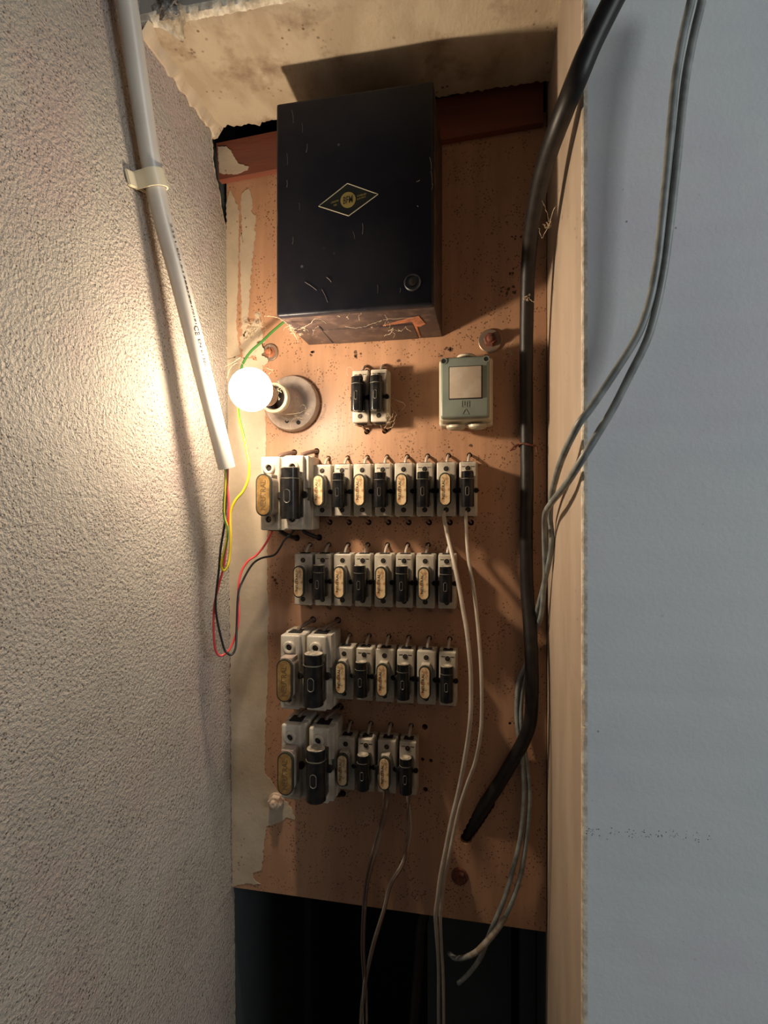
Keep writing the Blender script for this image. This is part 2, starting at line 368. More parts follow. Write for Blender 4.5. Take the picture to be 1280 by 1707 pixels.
# dried cream paint films along the left of the board (outlines in photo pixels on the board plane)
def film(pix, name='paint_film', jit=0.0012, m=M_cream, yd=D, th=0.0006, par=on_board, seed=0):
    pts = [P(u, v, yd) for u, v in pix]; out = []
    for i, p in enumerate(pts):
        q = pts[(i+1) % len(pts)]; n = max(2, int((q-p).length/0.0016))
        for k in range(n):
            c = p.lerp(q, k/n); g = noise.noise(Vector((c.x*180+seed, 0, c.z*180)))*jit*1.6+noise.noise(Vector((c.x*600, 5+seed, c.z*600)))*jit*0.6
            d = (q-p).normalized(); out.append((c.x+d.z*g, c.z-d.x*g))
    bm = bmesh.new(); poly_prism(bm, out, pts[0].y, pts[0].y-th)
    return par(finish(bm, name, m, smooth=False))
film([(377.5,600),(395,594),(420,598),(437,606),(441,640),(443,700),(442,800),(446,900),(445,985),(450,1020),(446,1045),(448,1110),(443,1200),(441,1290),(452,1300),(462,1318),(485,1345),(492,1365),(478,1363),(462,1372),(444,1378),(439,1420),(436,1450),(421,1456),(424,1468),(435,1474),(412,1472),(387,1477),(385.5,1300),(383.5,1100),(381,900),(378.5,700)])
film([(377.5,335),(384,317),(392,333),(399,352),(398,390),(397,470),(394,545),(400,590),(392,597),(377.5,600),(377.5,500),(377.5,400)], seed=3)
film([(403,322),(416,313),(420,335),(420,356),(426,360),(425,395),(420,440),(416,500),(413,540),(408,562),(404,560),(402,500),(401,470),(400,410),(402,385),(405,405),(402,350)], seed=5, jit=0.0016)
film([(400,565),(415,545),(432,520),(436,545),(440,570),(430,590),(405,598)], seed=8, jit=0.003)

M_stain = mat('dark_grime', (0.09,0.045,0.025), 0.8)
rs = random.Random(3)
for u0, v0, n, sp in ((846,478,7,13),(862,392,4,10),(745,582,6,7),(598,592,4,6),(458,968,4,6),(430,985,0,3),(520,590,3,5),(850,455,4,9),(662,604,1,3),(735,592,2,3),(690,690,2,20),(760,760,3,30),(845,1290,3,6)):
    for _ in range(n):
        u, v = u0+rs.uniform(-sp, sp), v0+rs.uniform(-sp, sp); k = rs.uniform(1.2, 3.2)
        film([(u+k*math.cos(a)*rs.uniform(.5, 1.5), v+k*math.sin(a)*rs.uniform(.5, 1.3)) for a in [2*math.pi*q/7 for q in range(7)]], 'grime_spot', 0.0005, M_stain, D, 0.0003)
# timber rail across the top of the board
bm = bmesh.new()
pl = [P(362,241,0.742), P(905,133,0.742), P(905,206,0.742), P(366,300,0.742)]
poly_prism(bm, [(p.x, p.z) for p in (P(362,241,0.742), P(455,222,0.742), P(905,133,0.742), P(905,206,0.742), P(455,285,0.742), P(366,302,0.742))], -0.011, -0.0005)
rail = thing('timber_rail', P(640,250,D), 'dark red-brown timber rail along the top of the board behind the black box', 'rail')
o = finish(bm, 'plank', M_rail, smooth=False); o.parent = rail; o.matrix_parent_inverse = Matrix.Translation(-Vector(rail.location))
def on_rail(o): o.parent = rail; o.matrix_parent_inverse = Matrix.Translation(-Vector(rail.location)); return o
film([(363,244),(377,245),(385,252),(391,262),(397,272),(415,278),(413,283),(395,290),(375,290),(366,288)], yd=D-0.0112, par=on_rail, seed=11, jit=0.001)

# ------------------------------------------------------------------ fuse holders
def wire_stub(h, dx, m, name, parent, up=True, r=0.0019, dep=0.012, reach=0.0105):
    s = 1 if up else -1; bm = bmesh.new()
    tube(bm, [(0, -dep, s*(h/2-0.006)), (0, -dep, s*(h/2+0.002)), (dx*0.6, -dep*0.6, s*(h/2+reach*0.7)), (dx, -0.001, s*(h/2+reach)), (dx, 0.012, s*(h/2+reach))], r, 8, 6)
    return finish(bm, name, m, parent)
def screw(bm, x, z, y, r, ring=0, mi_ring=0, mi_hole=1, mi_s=2):
    if ring: lathe(bm, [(ring, 0), (ring, 0.0030), (ring-0.0012, 0.0045), (r+0.0006, 0.0045), (r, 0.0036), (r, -0.002)], 24, mi_ring, T((x, y, z)))
    else: lathe(bm, [(r+0.0008, -0.0002), (r+0.0006, 0.0004), (r, 0.0004), (r, 0.0001)], 20, mi_ring, T((x, y, z)))
    yy = y-(0.0004 if ring else 0.0002)
    lathe(bm, [(r, -0.0005), (r, 0), (0, 0)], 18, mi_hole, T((x, yy, z)))
    lathe(bm, [(r*0.62, 0), (r*0.58, 0.0006), (0, 0.0007)], 14, mi_s, T((x, yy, z)))
    t = bmesh.new(); bmesh.ops.create_cube(t, size=1, matrix=T((x, yy-0.0008, z)) @ Matrix.Rotation(0.6, 4, 'Y') @ Matrix.Diagonal((r*1.1, 0.0003, r*0.22, 1))); merge(bm, t, mi_hole)
def small_base(t, narrow=0):
    bm = bmesh.new(); w = SW/2-0.0004-narrow
    box(bm, -w-0.0002, w+0.0002, -SD*0.55, 0, -SH/2, SH/2, 0.0018)
    box(bm, -w+0.0004, w-0.0004, -SD, -SD*0.5, -SH/2+0.0008, SH/2-0.0008, 0.0024, 3)
    box(bm, -0.0065, 0.0065, -0.021, -0.010, SH/2-0.004, SH/2+0.0003, 0, mi=1)     # wire entry
    box(bm, -0.0065, 0.0065, -0.021, -0.010, -SH/2-0.0003, -SH/2+0.004, 0, mi=1)
    if narrow: box(bm, -0.0085, 0.0085, -SD-0.0003, -SD+0.001, SH/2-0.0078, SH/2-0.0070, 0, mi=1)
    for s in (-1, 1):
        lathe(bm, [(0.0034, 0.0), (0.0034, 0.0028), (0.0026, 0.0034), (0, 0.0034)], 14, 1, T((s*(w-0.0012), -SD+0.002, -0.002)))
    finish(bm, 'base', [M_porc, M_hole, M_screw], t)
    for z in (0.0272, -0.0275):
        bm = bmesh.new(); screw(bm, 0, z, -SD, 0.0035); finish(bm, 'terminal_screw', [M_porc, M_hole, M_screw], t)
def link_part(t, w, h, y0, y1, cz, platem, tname_big=False):
    bm = bmesh.new(); poly_prism(bm, stadium(w+0.001, h+0.002, 12, 0, cz), y0, y1+0.006)
    box(bm, -w/2+0.001, w/2-0.001, y1+0.008, y0, cz+h/2-0.004, cz+h/2+0.0016, 0.0012)
    c = finish(bm, 'link_carrier', M_holder if tname_big else M_porc, t)
    bm = bmesh.new(); poly_prism(bm, stadium(w+0.0022, h+0.003, 12, 0, cz), y1+0.006, y1+0.0008)
    finish(bm, 'rim', M_rim, c)
    bm = bmesh.new(); poly_prism(bm, stadium(w-0.0012, h-0.0008, 12, 0, cz), y1+0.0008, y1)
    pl = finish(bm, 'name_plate', platem, c)
    bm = bmesh.new()
    if tname_big: put_text(bm, 'NEUTRAL', h*0.74, w*0.40, (0, y1-0.00015, cz), (0, 0, 1), (-1, 0, 0))
    else:
        put_text(bm, 'NEUTRAL', h*0.62, w*0.28, (-w*0.17, y1-0.00015, cz), (0, 0, 1), (-1, 0, 0))
    finish(bm, 'lettering', M_brassd if tname_big else M_ink, c, smooth=False)
def fuse_part(t, w, h, y0, y1, cz, big=False):
    r = w/2; bm = bmesh.new(); cy = y1+r
    box(bm, -r*0.92, r*0.92, cy, y0, cz-h/2+0.002, cz+h/2-0.004, 0.0012)
    seg = 28
    def cyl(z0, z1, rr, mi=0, flat=0.0):
        tt = bmesh.new(); ra = []; rb = []
        for i in range(seg):
            a = 2*math.pi*i/seg; x = rr*math.cos(a); y = rr*math.sin(a)
            y = max(y, -rr*0.93)
            ra.append(tt.verts.new((x, cy+y, z0))); rb.append(tt.verts.new((x, cy+y, z1)))
        fa = tt.faces.new(ra[::-1]); fb = tt.faces.new(rb)
        for i in range(seg): tt.faces.new((ra[i], ra[(i+1) % seg], rb[(i+1) % seg], rb[i]))
        bmesh.ops.bevel(tt, geom=list(fa.edges)+list(fb.edges), offset=0.0007, segments=2, affect='EDGES')
        merge(bm, tt, mi)
    cyl(cz-h/2, cz+h/2-h*0.21, r)
    c = finish(bm, 'fuse_carrier', M_black, t)
    bm = bmesh.new(); cyl(cz+h/2-h*0.20, cz+h/2, r*0.95)
    finish(bm, 'cap', M_black, c)
    bm = bmesh.new(); cyl(cz+h/2-h*0.215, cz+h/2-h*0.195, r*1.015); finish(bm, 'seam_ring', M_ringd, c)
    bm = bmesh.new()
    tt = bmesh.new(); a = []; 
    for rr_, z in ((r*0.90, cz+h/2+0.0001), (r*0.90, cz+h/2+0.0008), (r*0.62, cz+h/2+0.0006), (r*0.58, cz+h/2+0.0002), (r*0.05, cz+h/2+0.0002)):
        a.append([tt.verts.new((rr_*math.cos(2*math.pi*i/20), cy+max(rr_*math.sin(2*math.pi*i/20), -rr_*0.9), z)) for i in range(20)])
    for p, q in zip(a, a[1:]):
        for i in range(20): tt.faces.new((p[i], p[(i+1) % 20], q[(i+1) % 20], q[i]))
    tt.faces.new(a[-1]); merge(bm, tt, 0)
    finish(bm, 'cap_end', M_capend, c)
    # oval sight window: raised rim with a glint painted pale, round a dark slot
    bm = bmesh.new(); yf = cy-r*0.93; ww, wh = (0.0092, 0.0185) if big else (0.0050, 0.0125); zc = cz-h*0.06
    o1 = stadium(ww, wh, 10, 0, zc); o2 = stadium(ww-0.0012, wh-0.0012, 10, 0, zc+0.0003); tt = bmesh.new()
    A = [tt.verts.new((x, yf+0.0002, z)) for x, z in o1]; B = [tt.verts.new((x, yf-0.0006, z)) for x, z in o2]; C = [tt.verts.new((x*0.9, yf-0.00005, zc+(z-zc)*0.93)) for x, z in o2]
    nn = len(A)
    for i in range(nn):
        j = (i+1) % nn; tt.faces.new((A[i], A[j], B[j], B[i])); tt.faces.new((B[i], B[j], C[j], C[i]))
    tt.faces.new(C); n_ = len(tt.faces); merge(bm, tt, 0); bm.faces.ensure_lookup_table(); bm.faces[len(bm.faces)-1].material_index = 1
    finish(bm, 'sight_window', [M_ringd, M_black], c)
def build(kind):
    t = thing('fuse_holder', (0, 0, 0), '', 'fuse holder')
    if kind == 'link':
        small_base(t); link_part(t, 0.0135, 0.041, -SD, -SD-0.019, -0.001, M_plate)
    elif kind == 'fuse':
        small_base(t, 0.0012); fuse_part(t, 0.0168, 0.046, -SD, -SD-0.026, -0.001)
    else:
        bm = bmesh.new(); w = BW/2-0.0004
        box(bm, -w, w, -BD*0.62, 0, -BH/2, BH/2, 0.003, 3)
        box(bm, -w+0.0008, w-0.006, -BD, -BD*0.5, -BH/2+0.001, BH/2-0.001, 0.003, 3)
        box(bm, -w+0.004, w-0.0008, -BD*0.86, -BD*0.5, BH*0.06, BH/2-0.001, 0.002, 2)
        box(bm, -w+0.004, w-0.0008, -BD*0.86, -BD*0.5, -BH/2+0.001, -BH*0.10, 0.002, 2)
        box(bm, -0.010, 0.008, -0.042, -0.022, BH/2-0.004, BH/2+0.0003, 0, mi=1)
        box(bm, -0.010, 0.008, -0.042, -0.022, -BH/2-0.0003, -BH/2+0.004, 0, mi=1)
        lathe(bm, [(0.005, 0), (0.005, 0.004), (0.004, 0.005), (0, 0.005)], 16, 1, T((w-0.005, -BD+0.003, -0.003)))
        finish(bm, 'base', [M_porc, M_hole, M_screw], t)
        for z in (0.0345, -0.0355):
            bm = bmesh.new(); screw(bm, -0.003, z, -BD, 0.0043, 0.0084); finish(bm, 'terminal_screw', [M_porc, M_hole, M_screw], t)
        if kind == 'big_link': link_part(t, 0.0190, 0.053, -BD, -BD-0.028, -0.003, M_brass, True)
        else: fuse_part(t, 0.0265, 0.067, -BD, -BD-0.032, -0.002, True)
        wire_stub(BH, 0.012, M_brownw, 'wire', t, True, 0.0030, 0.026, 0.010)
        wire_stub(BH, 0.016, M_blk, 'wire', t, False, 0.0030, 0.020, 0.012)
        return t
    wire_stub(SH, 0.001, M_white, 'wire', t, True)
    wire_stub(SH, 0.003, M_brownw, 'wire', t, False, 0.0016, 0.010, 0.008)
    return t
def children(o): return [c for c in bpy.data.objects if c.parent == o]
def copy_tree(o, parent=None):
    c = o.copy(); COL.objects.link(c); c.parent = parent
    for ch in children(o): copy_tree(ch, c)
    return c
protos = {k: build(k) for k in ('link', 'fuse', 'big_link', 'big_fuse')}; used = set()
ROW = {0: 'below the black box', 1: 'in the top row', 2: 'in the second row', 3: 'in the third row', 4: 'in the bottom row'}
ORD = ['leftmost', 'second', 'third', 'fourth', 'fifth', 'sixth', 'seventh', 'rightmost']
cnt = {1: 8, 2: 8, 3: 6, 4: 4}
for k, x, z, row, i in holders:
    if k in used: o = copy_tree(protos[k])
    else: o = protos[k]; used.add(k)
    o.location = (x, 0, z)
    if row == 0:
        o['label'] = ('left' if i == 0 else 'right')+' of the two paired fuse holders with black carriers below the black box'; o['group'] = 'pair of fuse holders under the box'
    elif k.startswith('big'):
        o['label'] = ('large porcelain holder with oval brass neutral plate at the left end of ' if k == 'big_link' else 'large porcelain fuse holder with fat black carrier, second from left in ')+ROW[row][3:]
        o['group'] = 'large fuse holders at the left ends of the rows'
    else:
        pos = 'rightmost' if i == cnt[row]-1 else ORD[i]
        o['label'] = f"small {'holder with cream neutral plate' if k == 'link' else 'fuse holder with black carrier'}, {pos} of {['','','','','four','','six','','eight'][cnt[row]]} small ones {ROW[row]}"
        o['group'] = 'small fuse holders '+ROW[row]

# ------------------------------------------------------------------ black metal box
BX0, BX1, BZ0, BZ1 = -0.2575, -0.0638, 0.2415, 0.5035; YB = 0.628-D
bo = thing('metal_box', ((BX0+BX1)/2, 0, BZ0), 'large black metal box with a gold diamond emblem, high on the board', 'metal box')
off = -Vector(bo.location)
def on_box(o): o.parent = bo; o.matrix_parent_inverse = T(off); return o
bm = bmesh.new(); box(bm, BX0+0.0006, BX1+0.0002, YB+0.010, -0.0005, BZ0+0.0008, BZ1-0.0008, 0.0015)
# rear skirt of the base is open: cable slot cut lines
on_box(finish(bm, 'body', M_boxb))
bm = bmesh.new(); box(bm, BX0, BX1, YB, YB+0.012, BZ0, BZ1, 0.0035, 3)
door = on_box(finish(bm, 'door', M_box))
zb = BZ0+0.0004
def flat_bottom(pts, name, m, th=0.0005, par=bo):      # pts in (x, y) on the underside
    bm = bmesh.new(); t = bmesh.new(); a = [t.verts.new((x, y, zb)) for x, y in pts]; b = [t.verts.new((x, y, zb-th)) for x, y in pts]
    n = len(pts); t.faces.new(a); t.faces.new(b[::-1])
    for i in range(n): t.faces.new((a[i], b[i], b[(i+1) % n], a[(i+1) % n]))
    merge(bm, t); return on_box(finish(bm, name, m, smooth=False))
flat_bottom([(-0.218,-0.075),(-0.2165,-0.075),(-0.2165,-0.006),(-0.2195,-0.006)], 'knockout_slot', M_hole)
flat_bottom([(-0.100,-0.082),(-0.085,-0.088),(-0.080,-0.060),(-0.088,-0.050),(-0.092,-0.052),(-0.0925,-0.008),(-0.095,-0.008),(-0.0955,-0.070),(-0.135,-0.062),(-0.135,-0.064)], 'rust_patch', M_rust)
bm = bmesh.new(); box(bm, -0.2165, -0.096, -0.060, -0.004, BZ0-0.0006, BZ0+0.001, 0.0002); on_box(finish(bm, 'cover_plate', M_boxb))
# lock
lp = P(687.5, 471, 0.6275); bm = bmesh.new(); seg = T((lp.x, YB, lp.z))
lathe(bm, [(0.0100, -0.001), (0.0100, 0.0016), (0.0090, 0.0024), (0.0080, 0.0022), (0.0078, 0.0004), (0, 0.0004)], 32, 0, seg)
lk = on_box(finish(bm, 'lock', mat('dark_steel_lock', (0.10,0.10,0.11), 0.35, metal=0.8)))
bm = bmesh.new(); lathe(bm, [(0.0048, 0), (0.0046, 0.0018), (0.0030, 0.0022), (0, 0.0022)], 24, 0, seg); box(bm, lp.x-0.0008, lp.x+0.0008, YB-0.0030, YB-0.0018, lp.z-0.0028, lp.z+0.0028)
o = finish(bm, 'key_barrel', M_screw, lk); 
# diamond emblem
em = [P(u, v, 0.6275) for u, v in ((531,343.5), (579,305.5), (630,323.5), (581,359.5))]
bm = bmesh.new(); e2 = [(p.x, p.z) for p in em]; poly_prism(bm, e2, YB+0.0002, YB-0.00025, 0)
cx = sum(p[0] for p in e2)/4; cz = sum(p[1] for p in e2)/4
for i in range(4):
    a = Vector((e2[i][0], YB-0.0003, e2[i][1])); b = Vector((e2[(i+1) % 4][0], YB-0.0003, e2[(i+1) % 4][1])); tube(bm, [a, b], 0.00052, 6, 1, 1)
lathe(bm, [(0.0094, 0), (0.0094, 0.0005), (0, 0.0005)], 40, 2, T((cx, YB, cz)))
xr = Vector((1, 0, 0.10)); zu = Vector((0, 0, 1))
put_text(bm, 'BFM', 0.0115, 0.0088, (cx, YB-0.0007, cz), xr, zu, 3)
put_text(bm, 'UNION', 0.0095, 0.0022, (cx-0.0165, YB-0.0005, cz-0.0004), Vector((1,0,0.22)), zu, 2)
put_text(bm, 'DE', 0.0036, 0.0022, (cx-0.0158, YB-0.0005, cz-0.0045), Vector((1,0,0.1)), zu, 2)
put_text(bm, 'CABLES', 0.0112, 0.0022, (cx+0.0168, YB-0.0005, cz+0.0040), Vector((1,0,0.16)), zu, 2)
put_text(bm, 'ELECTRIC', 0.0108, 0.0018, (cx+0.0165, YB-0.0005, cz+0.0004), Vector((1,0,0.20)), zu, 2)
on_box(finish(bm, 'emblem', [M_badge, M_tline, M_gold, M_ink], smooth=False))['label'] = 'gold and pale diamond emblem with a round centre'
# scratches bared through the enamel
M_scr = mat('bare_grey_scratch', (0.20,0.17,0.15), 0.7)
bm = bmesh.new()
for u, v, du, dv in ((486,183,3,22),(478,255,1,20),(478,300,0,12),(503,205,1,16),(512,240,-2,14),(716,262,3,20),(718,285,2,22),(721,306,-2,10),(629,475,0,14),(536,482,10,22),(667,480,-1,8),(498,338,1,12),(508,470,20,14),(604,372,0,18),(588,386,3,12),(695,343,2,2),(488,395,-1,12),(552,470,-8,-8),(462,350,0,26),(700,300,-6,3)):
    a = P(u, v, 0.6277); b = P(u+du, v+dv, 0.6277); mm = a.lerp(b, .5)+Vector((0.0007, 0, 0)); tube(bm, [a, mm, b], random.uniform(0.00012, 0.0003), 5, 4); on_box(finish(bm, 'scratch', M_scr)); bm = bmesh.new()

# ------------------------------------------------------------------ lamp
bc = P(485, 672, 0.738); bc.y = 0
BLB = Vector((-0.2840, 0.613-D, 0.1485))
lh = thing('lamp_holder', bc, 'round dusty porcelain lamp holder screwed to the left side of the board', 'lamp holder')
bm = bmesh.new(); lathe(bm, [(0.0385, 0), (0.0400, 0.002), (0.0400, 0.011), (0.0385, 0.0145), (0.034, 0.0165), (0.026, 0.018), (0.021, 0.021), (0.0, 0.021)], 64)
finish(bm, 'base_disc', M_holder, lh)
ax = (BLB-bc); ax = ax.normalized(); q = Vector((0, -1, 0)).rotation_difference(ax).to_matrix().to_4x4()
bm = bmesh.new(); lathe(bm, [(0.0225, 0.010), (0.0215, 0.022), (0.0175, 0.034), (0.0165, 0.058), (0.0165, 0.067), (0.0150, 0.068), (0.0145, 0.06)], 48, 0, q)
finish(bm, 'socket', M_holder, lh)
bm = bmesh.new(); lathe(bm, [(0.0165, 0.066), (0.0195, 0.067), (0.0203, 0.0695), (0.0195, 0.072), (0.0160, 0.0725)], 48, 0, q); lathe(bm, [(0.0165, 0.059), (0.0190, 0.060), (0.0190, 0.064), (0.0165, 0.065)], 48, 0, q)
finish(bm, 'shade_ring', M_ring, lh)
for dx, dz in ((0.021, 0.007), (-0.004, -0.0265), (0.013, -0.029)):
    bm = bmesh.new(); lathe(bm, [(0.0030, -0.001), (0.0030, 0.0006), (0.0020, 0.0008), (0, 0.0002)], 14, 0, T((dx, -0.0172, dz))); finish(bm, 'fixing_screw', M_hole, lh)
lb = thing('light_bulb', BLB, 'lit round white bulb in the lamp holder at the left of the board', 'light bulb')
bm = bmesh.new(); Rb = 0.0262; pr = [(0, -Rb)]; L0 = (BLB-bc).length
for i in range(1, 25):
    a = math.pi*i/24*0.80; pr.append((Rb*math.sin(a), -Rb*math.cos(a)))
pr += [(0.0138, 0.0245), (0.0132, 0.030)]
qi = Vector((0, -1, 0)).rotation_difference(-ax).to_matrix().to_4x4()
lathe(bm, pr, 48, 0, qi); finish(bm, 'glass', M_glow, lb, angle=80)
bm = bmesh.new(); lathe(bm, [(0.0134, 0.0285), (0.0134, 0.050), (0.010, 0.052), (0, 0.052)], 32, 0, qi); finish(bm, 'metal_cap', mat('brushed_cap', (0.35,0.30,0.26), 0.35, metal=0.8), lb)
bl = light('bulb_light', 'POINT', BLB, energy=BULB_W, shadow_soft_size=0.013, color=(1.0, 0.80, 0.57))
ld = bl.data; ld.use_nodes = True; nt = ld.node_tree; em_ = nt.nodes['Emission']; lf = nt.nodes.new('ShaderNodeLightFalloff')
lf.inputs['Strength'].default_value = 1.0; 
ad = nt.nodes.new('ShaderNodeMath'); ad.operation = 'MULTIPLY_ADD'; ad.inputs[1].default_value = BULB_NEAR
nt.links.new(lf.outputs['Quadratic'], ad.inputs[0]); nt.links.new(lf.outputs['Linear'], ad.inputs[2]); nt.links.new(ad.outputs[0], em_.inputs['Strength'])
bl.parent = lb; bl.location = (0, 0, 0)

# ------------------------------------------------------------------ isolator
ip = P(776, 645, 0.70); iz = ip.z; ix = ip.x
iso = thing('isolator_switch', (ix, 0, iz), 'grey-green plastic switch box with a square off-white rocker, below the large rusty bolt', 'switch')
bm = bmesh.new(); box(bm, -0.0365, 0.0345, -0.024, 0, -0.0455, 0.0435, 0.004, 3); box(bm, -0.0355, 0.0335, -0.044, -0.020, -0.0435, 0.0415, 0.005, 3, taper=0.0022)
finish(bm, 'housing', M_isoside, iso)
bm = bmesh.new(); box(bm, -0.0325, 0.0305, -0.0535, -0.040, -0.0400, 0.0390, 0.0032, 3, taper=0.0008)
cov = finish(bm, 'cover', M_iso, iso)
bm = bmesh.new(); box(bm, -0.0212, 0.0212, -0.0540, -0.050, -0.0165, 0.0260, 0.0004); finish(bm, 'rocker_surround', M_hole, cov)
bm = bmesh.new(); box(bm, -0.0200, 0.0200, -0.0560, -0.050, -0.0153, 0.0248, 0.0008, 2); finish(bm, 'rocker', M_tplate, cov)
for dx in (-0.0275, 0.0260):
    bm = bmesh.new(); lathe(bm, [(0.0042, 0), (0.0042, 0.0008), (0.0030, 0.0008), (0.0029, 0)], 20, 0, T((dx, -0.0535, 0.0335))); lathe(bm, [(0.0030, 0), (0.0030, 0.0003), (0, 0.0003)], 20, 1, T((dx, -0.0535, 0.0335))); finish(bm, 'cover_screw', [M_iso, M_hole], cov)
bm = bmesh.new(); yk = -0.0537
for a, b in (((-0.0045,-0.0185),(0.0045,-0.0185)),((-0.0045,-0.0265),(0.0045,-0.0265)),((-0.0045,-0.0185),(-0.0045,-0.0265)),((0.0045,-0.0185),(0.0045,-0.0265)),((-0.0015,-0.0195),(-0.0015,-0.0245)),((0.0015,-0.0195),(0.0015,-0.0265)),
             ((0,-0.0285),(-0.004,-0.0355)),((0,-0.0285),(0.004,-0.0355)),((-0.004,-0.0355),(0.004,-0.0355))):
    tube(bm, [(a[0], yk, a[1]), (b[0], yk, b[1])], 0.00035, 5, 1)
finish(bm, 'moulded_mark', mat('shadow_grey_plastic', (0.17,0.18,0.16), 0.5), cov)
for dx, s in ((0.0, 1), (-0.014, -1), (0.014, -1)):
    bm = bmesh.new(); lathe(bm, [(0.0125, 0), (0.0125, 0.003), (0.0105, 0.0045), (0.007, 0.0055), (0.0045, 0.003), (0, 0.003)], 28, 0, T((dx, -0.024, s*0.0435-(0.002 if s < 0 else 0))) @ Matrix.Rotation(-s*math.pi/2, 4, 'X')); finish(bm, 'cable_gland', M_isoside, iso)

# ------------------------------------------------------------------ bolts
def bolt(u, v, rw, rh, hd, mw, mh, label, washer=True, yd=D, tilt=0.2):
    p = P(u, v, yd); p.y = 0; t = thing('anchor_bolt', p, label, 'bolt', 'bolts holding the board')
    if washer:
        bm = bmesh.new(); lathe(bm, [(rw, 0), (rw, 0.0022), (rw-0.001, 0.003), (rh*0.8, 0.003), (rh*0.8, 0)], 40); finish(bm, 'washer', mw, t)
    bm = bmesh.new(); lathe(bm, [(rh, 0.0005), (rh, hd-0.001), (rh*0.86, hd), (0, hd)], 6, 0, Matrix.Rotation(tilt, 4, 'Y')); lathe(bm, [(rh*0.55, hd-0.001), (rh*0.5, hd+0.004), (rh*0.3, hd+0.005), (0, hd+0.005)], 16)
    finish(bm, 'hex_head', mh, t, angle=20); return t
bolt(817, 569, 0.0160, 0.0090, 0.012, M_washer, M_rustd, 'large rusty bolt with grey washer, just above the grey-green switch box')
b2 = bolt(451, 588, 0.0125, 0.0085, 0.004, M_washer, M_rust, 'rusty bolt half covered by paint, just above the lit bulb')
film([(427,574),(436,571),(440,585),(437,592),(447,600),(441,611),(430,606),(426,590)], yd=D-0.0075, th=0.0004, seed=21, jit=0.0016)
bolt(766, 1460, 0.0115, 0.0085, 0.008, M_rustd, M_rustd, 'dark red rusty bolt near the bottom edge of the board')
bolt(461, 1334, 0.0118, 0.0105, 0.010, M_pbolt, M_pbolt, 'paint-covered hexagonal bolt at the lower left, under the bottom row')

# ------------------------------------------------------------------ conduit
ca, cb, cc = Vector((-0.3765, 0.497-D, 0.58)), P(257, 300, 0.5435), P(378, 780, 0.639)
cr = 0.0108
top = P(211, 0, 0.495)
dirn = (cc-cb).normalized()
ct = thing('conduit', cc, 'white plastic cable conduit slanting down the rough left wall', 'conduit')
offc = T(-cc)
bm = bmesh.new()
path = catmull([top+(top-cb)*0.35, top, cb, cb.lerp(cc, .35), cb.lerp(cc, .7), cc], 10)
tube(bm, path, cr, 32, smoothit=False)
# hollow mouth
t = bmesh.new(); bmesh.ops.create_circle(t, cap_ends=True, segments=28, radius=cr*0.82)
merge(bm, t, 1, T(cc+dirn*0.0002) @ Vector((0, 0, 1)).rotation_difference(dirn).to_matrix().to_4x4())
o = finish(bm, 'tube', [M_pvc, M_hole], ct); o.matrix_parent_inverse = offc
bm = bmesh.new()
camdir = (Vector((0, -D, 0))-cb.lerp(cc, .5)); nrm = (camdir-dirn*camdir.dot(dirn)).normalized(); lat = dirn.cross(nrm)
if lat.dot(RT) < 0: lat = -lat
def wrap(s, frac, w, h, ang):
    t = text_pts(s, w, h); c0 = cb.lerp(cc, frac)
    for v in t.verts:
        a = ang+v.co.y/cr; v.co = c0+dirn*v.co.x+(nrm*math.cos(a)+lat*math.sin(a))*(cr+0.0002)
    merge(bm, t)
wrap('2321 EN 61386-21', 0.27, 0.085, 0.0022, 0.62)
wrap('23204470181', 0.41, 0.042, 0.0022, 0.62)
wrap('CE', 0.495, 0.011, 0.0058, 0.52)
wrap('EN 61386 2321', 0.60, 0.050, 0.0034, 0.52)
wrap('23204470181', 0.73, 0.036, 0.0018, 0.55)
o = finish(bm, 'printed_text', M_ink, ct, smooth=False); o.matrix_parent_inverse = offc
cl = thing('conduit_clip', cb, 'cream plastic saddle clip holding the white conduit to the left wall', 'clip')
bm = bmesh.new(); up = -dirn; nx_ = Vector((1, 0, 0)); nx_ = (nx_-dirn*nx_.dot(dirn)).normalized(); ly = dirn.cross(nx_)
if ly.y > 0: ly = -ly
prof = []
for k in range(19): a = -math.pi*0.62+math.pi*1.24*k/18; prof.append((math.cos(a)*(cr+0.0022), math.sin(a)*(cr+0.0022), math.cos(a)*(cr+0.0004), math.sin(a)*(cr+0.0004)))
prof = [(-0.0185, -0.012, -0.0185, -0.0105)]+prof+[(-0.0185, 0.0125, -0.0185, 0.011), ]
prev = None
for s in (0,):
    ringsA = []
    for w_ in (-0.009, 0.009):
        ringsA.append(([bm.verts.new(nx_*p[0]+ly*p[1]+dirn*w_) for p in prof], [bm.verts.new(nx_*p[2]+ly*p[3]+dirn*w_) for p in prof]))
    (o0, i0), (o1, i1) = ringsA
    for k in range(len(prof)-1):
        bm.faces.new((o0[k], o0[k+1], o1[k+1], o1[k])); bm.faces.new((i0[k], i1[k], i1[k+1], i0[k+1]))
        bm.faces.new((o0[k], i0[k], i0[k+1], o0[k+1])); bm.faces.new((o1[k], o1[k+1], i1[k+1], i1[k]))
finish(bm, 'saddle', M_clip, cl)
bm = bmesh.new(); t = bmesh.new(); bmesh.ops.create_cube(t, size=1, matrix=Matrix.Diagonal((0.0035, 0.040, 0.017, 1))); bmesh.ops.bevel(t, geom=t.edges[:], offset=0.001, segments=2, affect='EDGES')
merge(bm, t, 0, T(nx_*(-0.0165)+ly*0.006) @ Matrix((( *nx_, 0), (*ly, 0), (*(-dirn), 0), (0,0,0,1))).transposed()); finish(bm, 'foot', M_clip, cl)

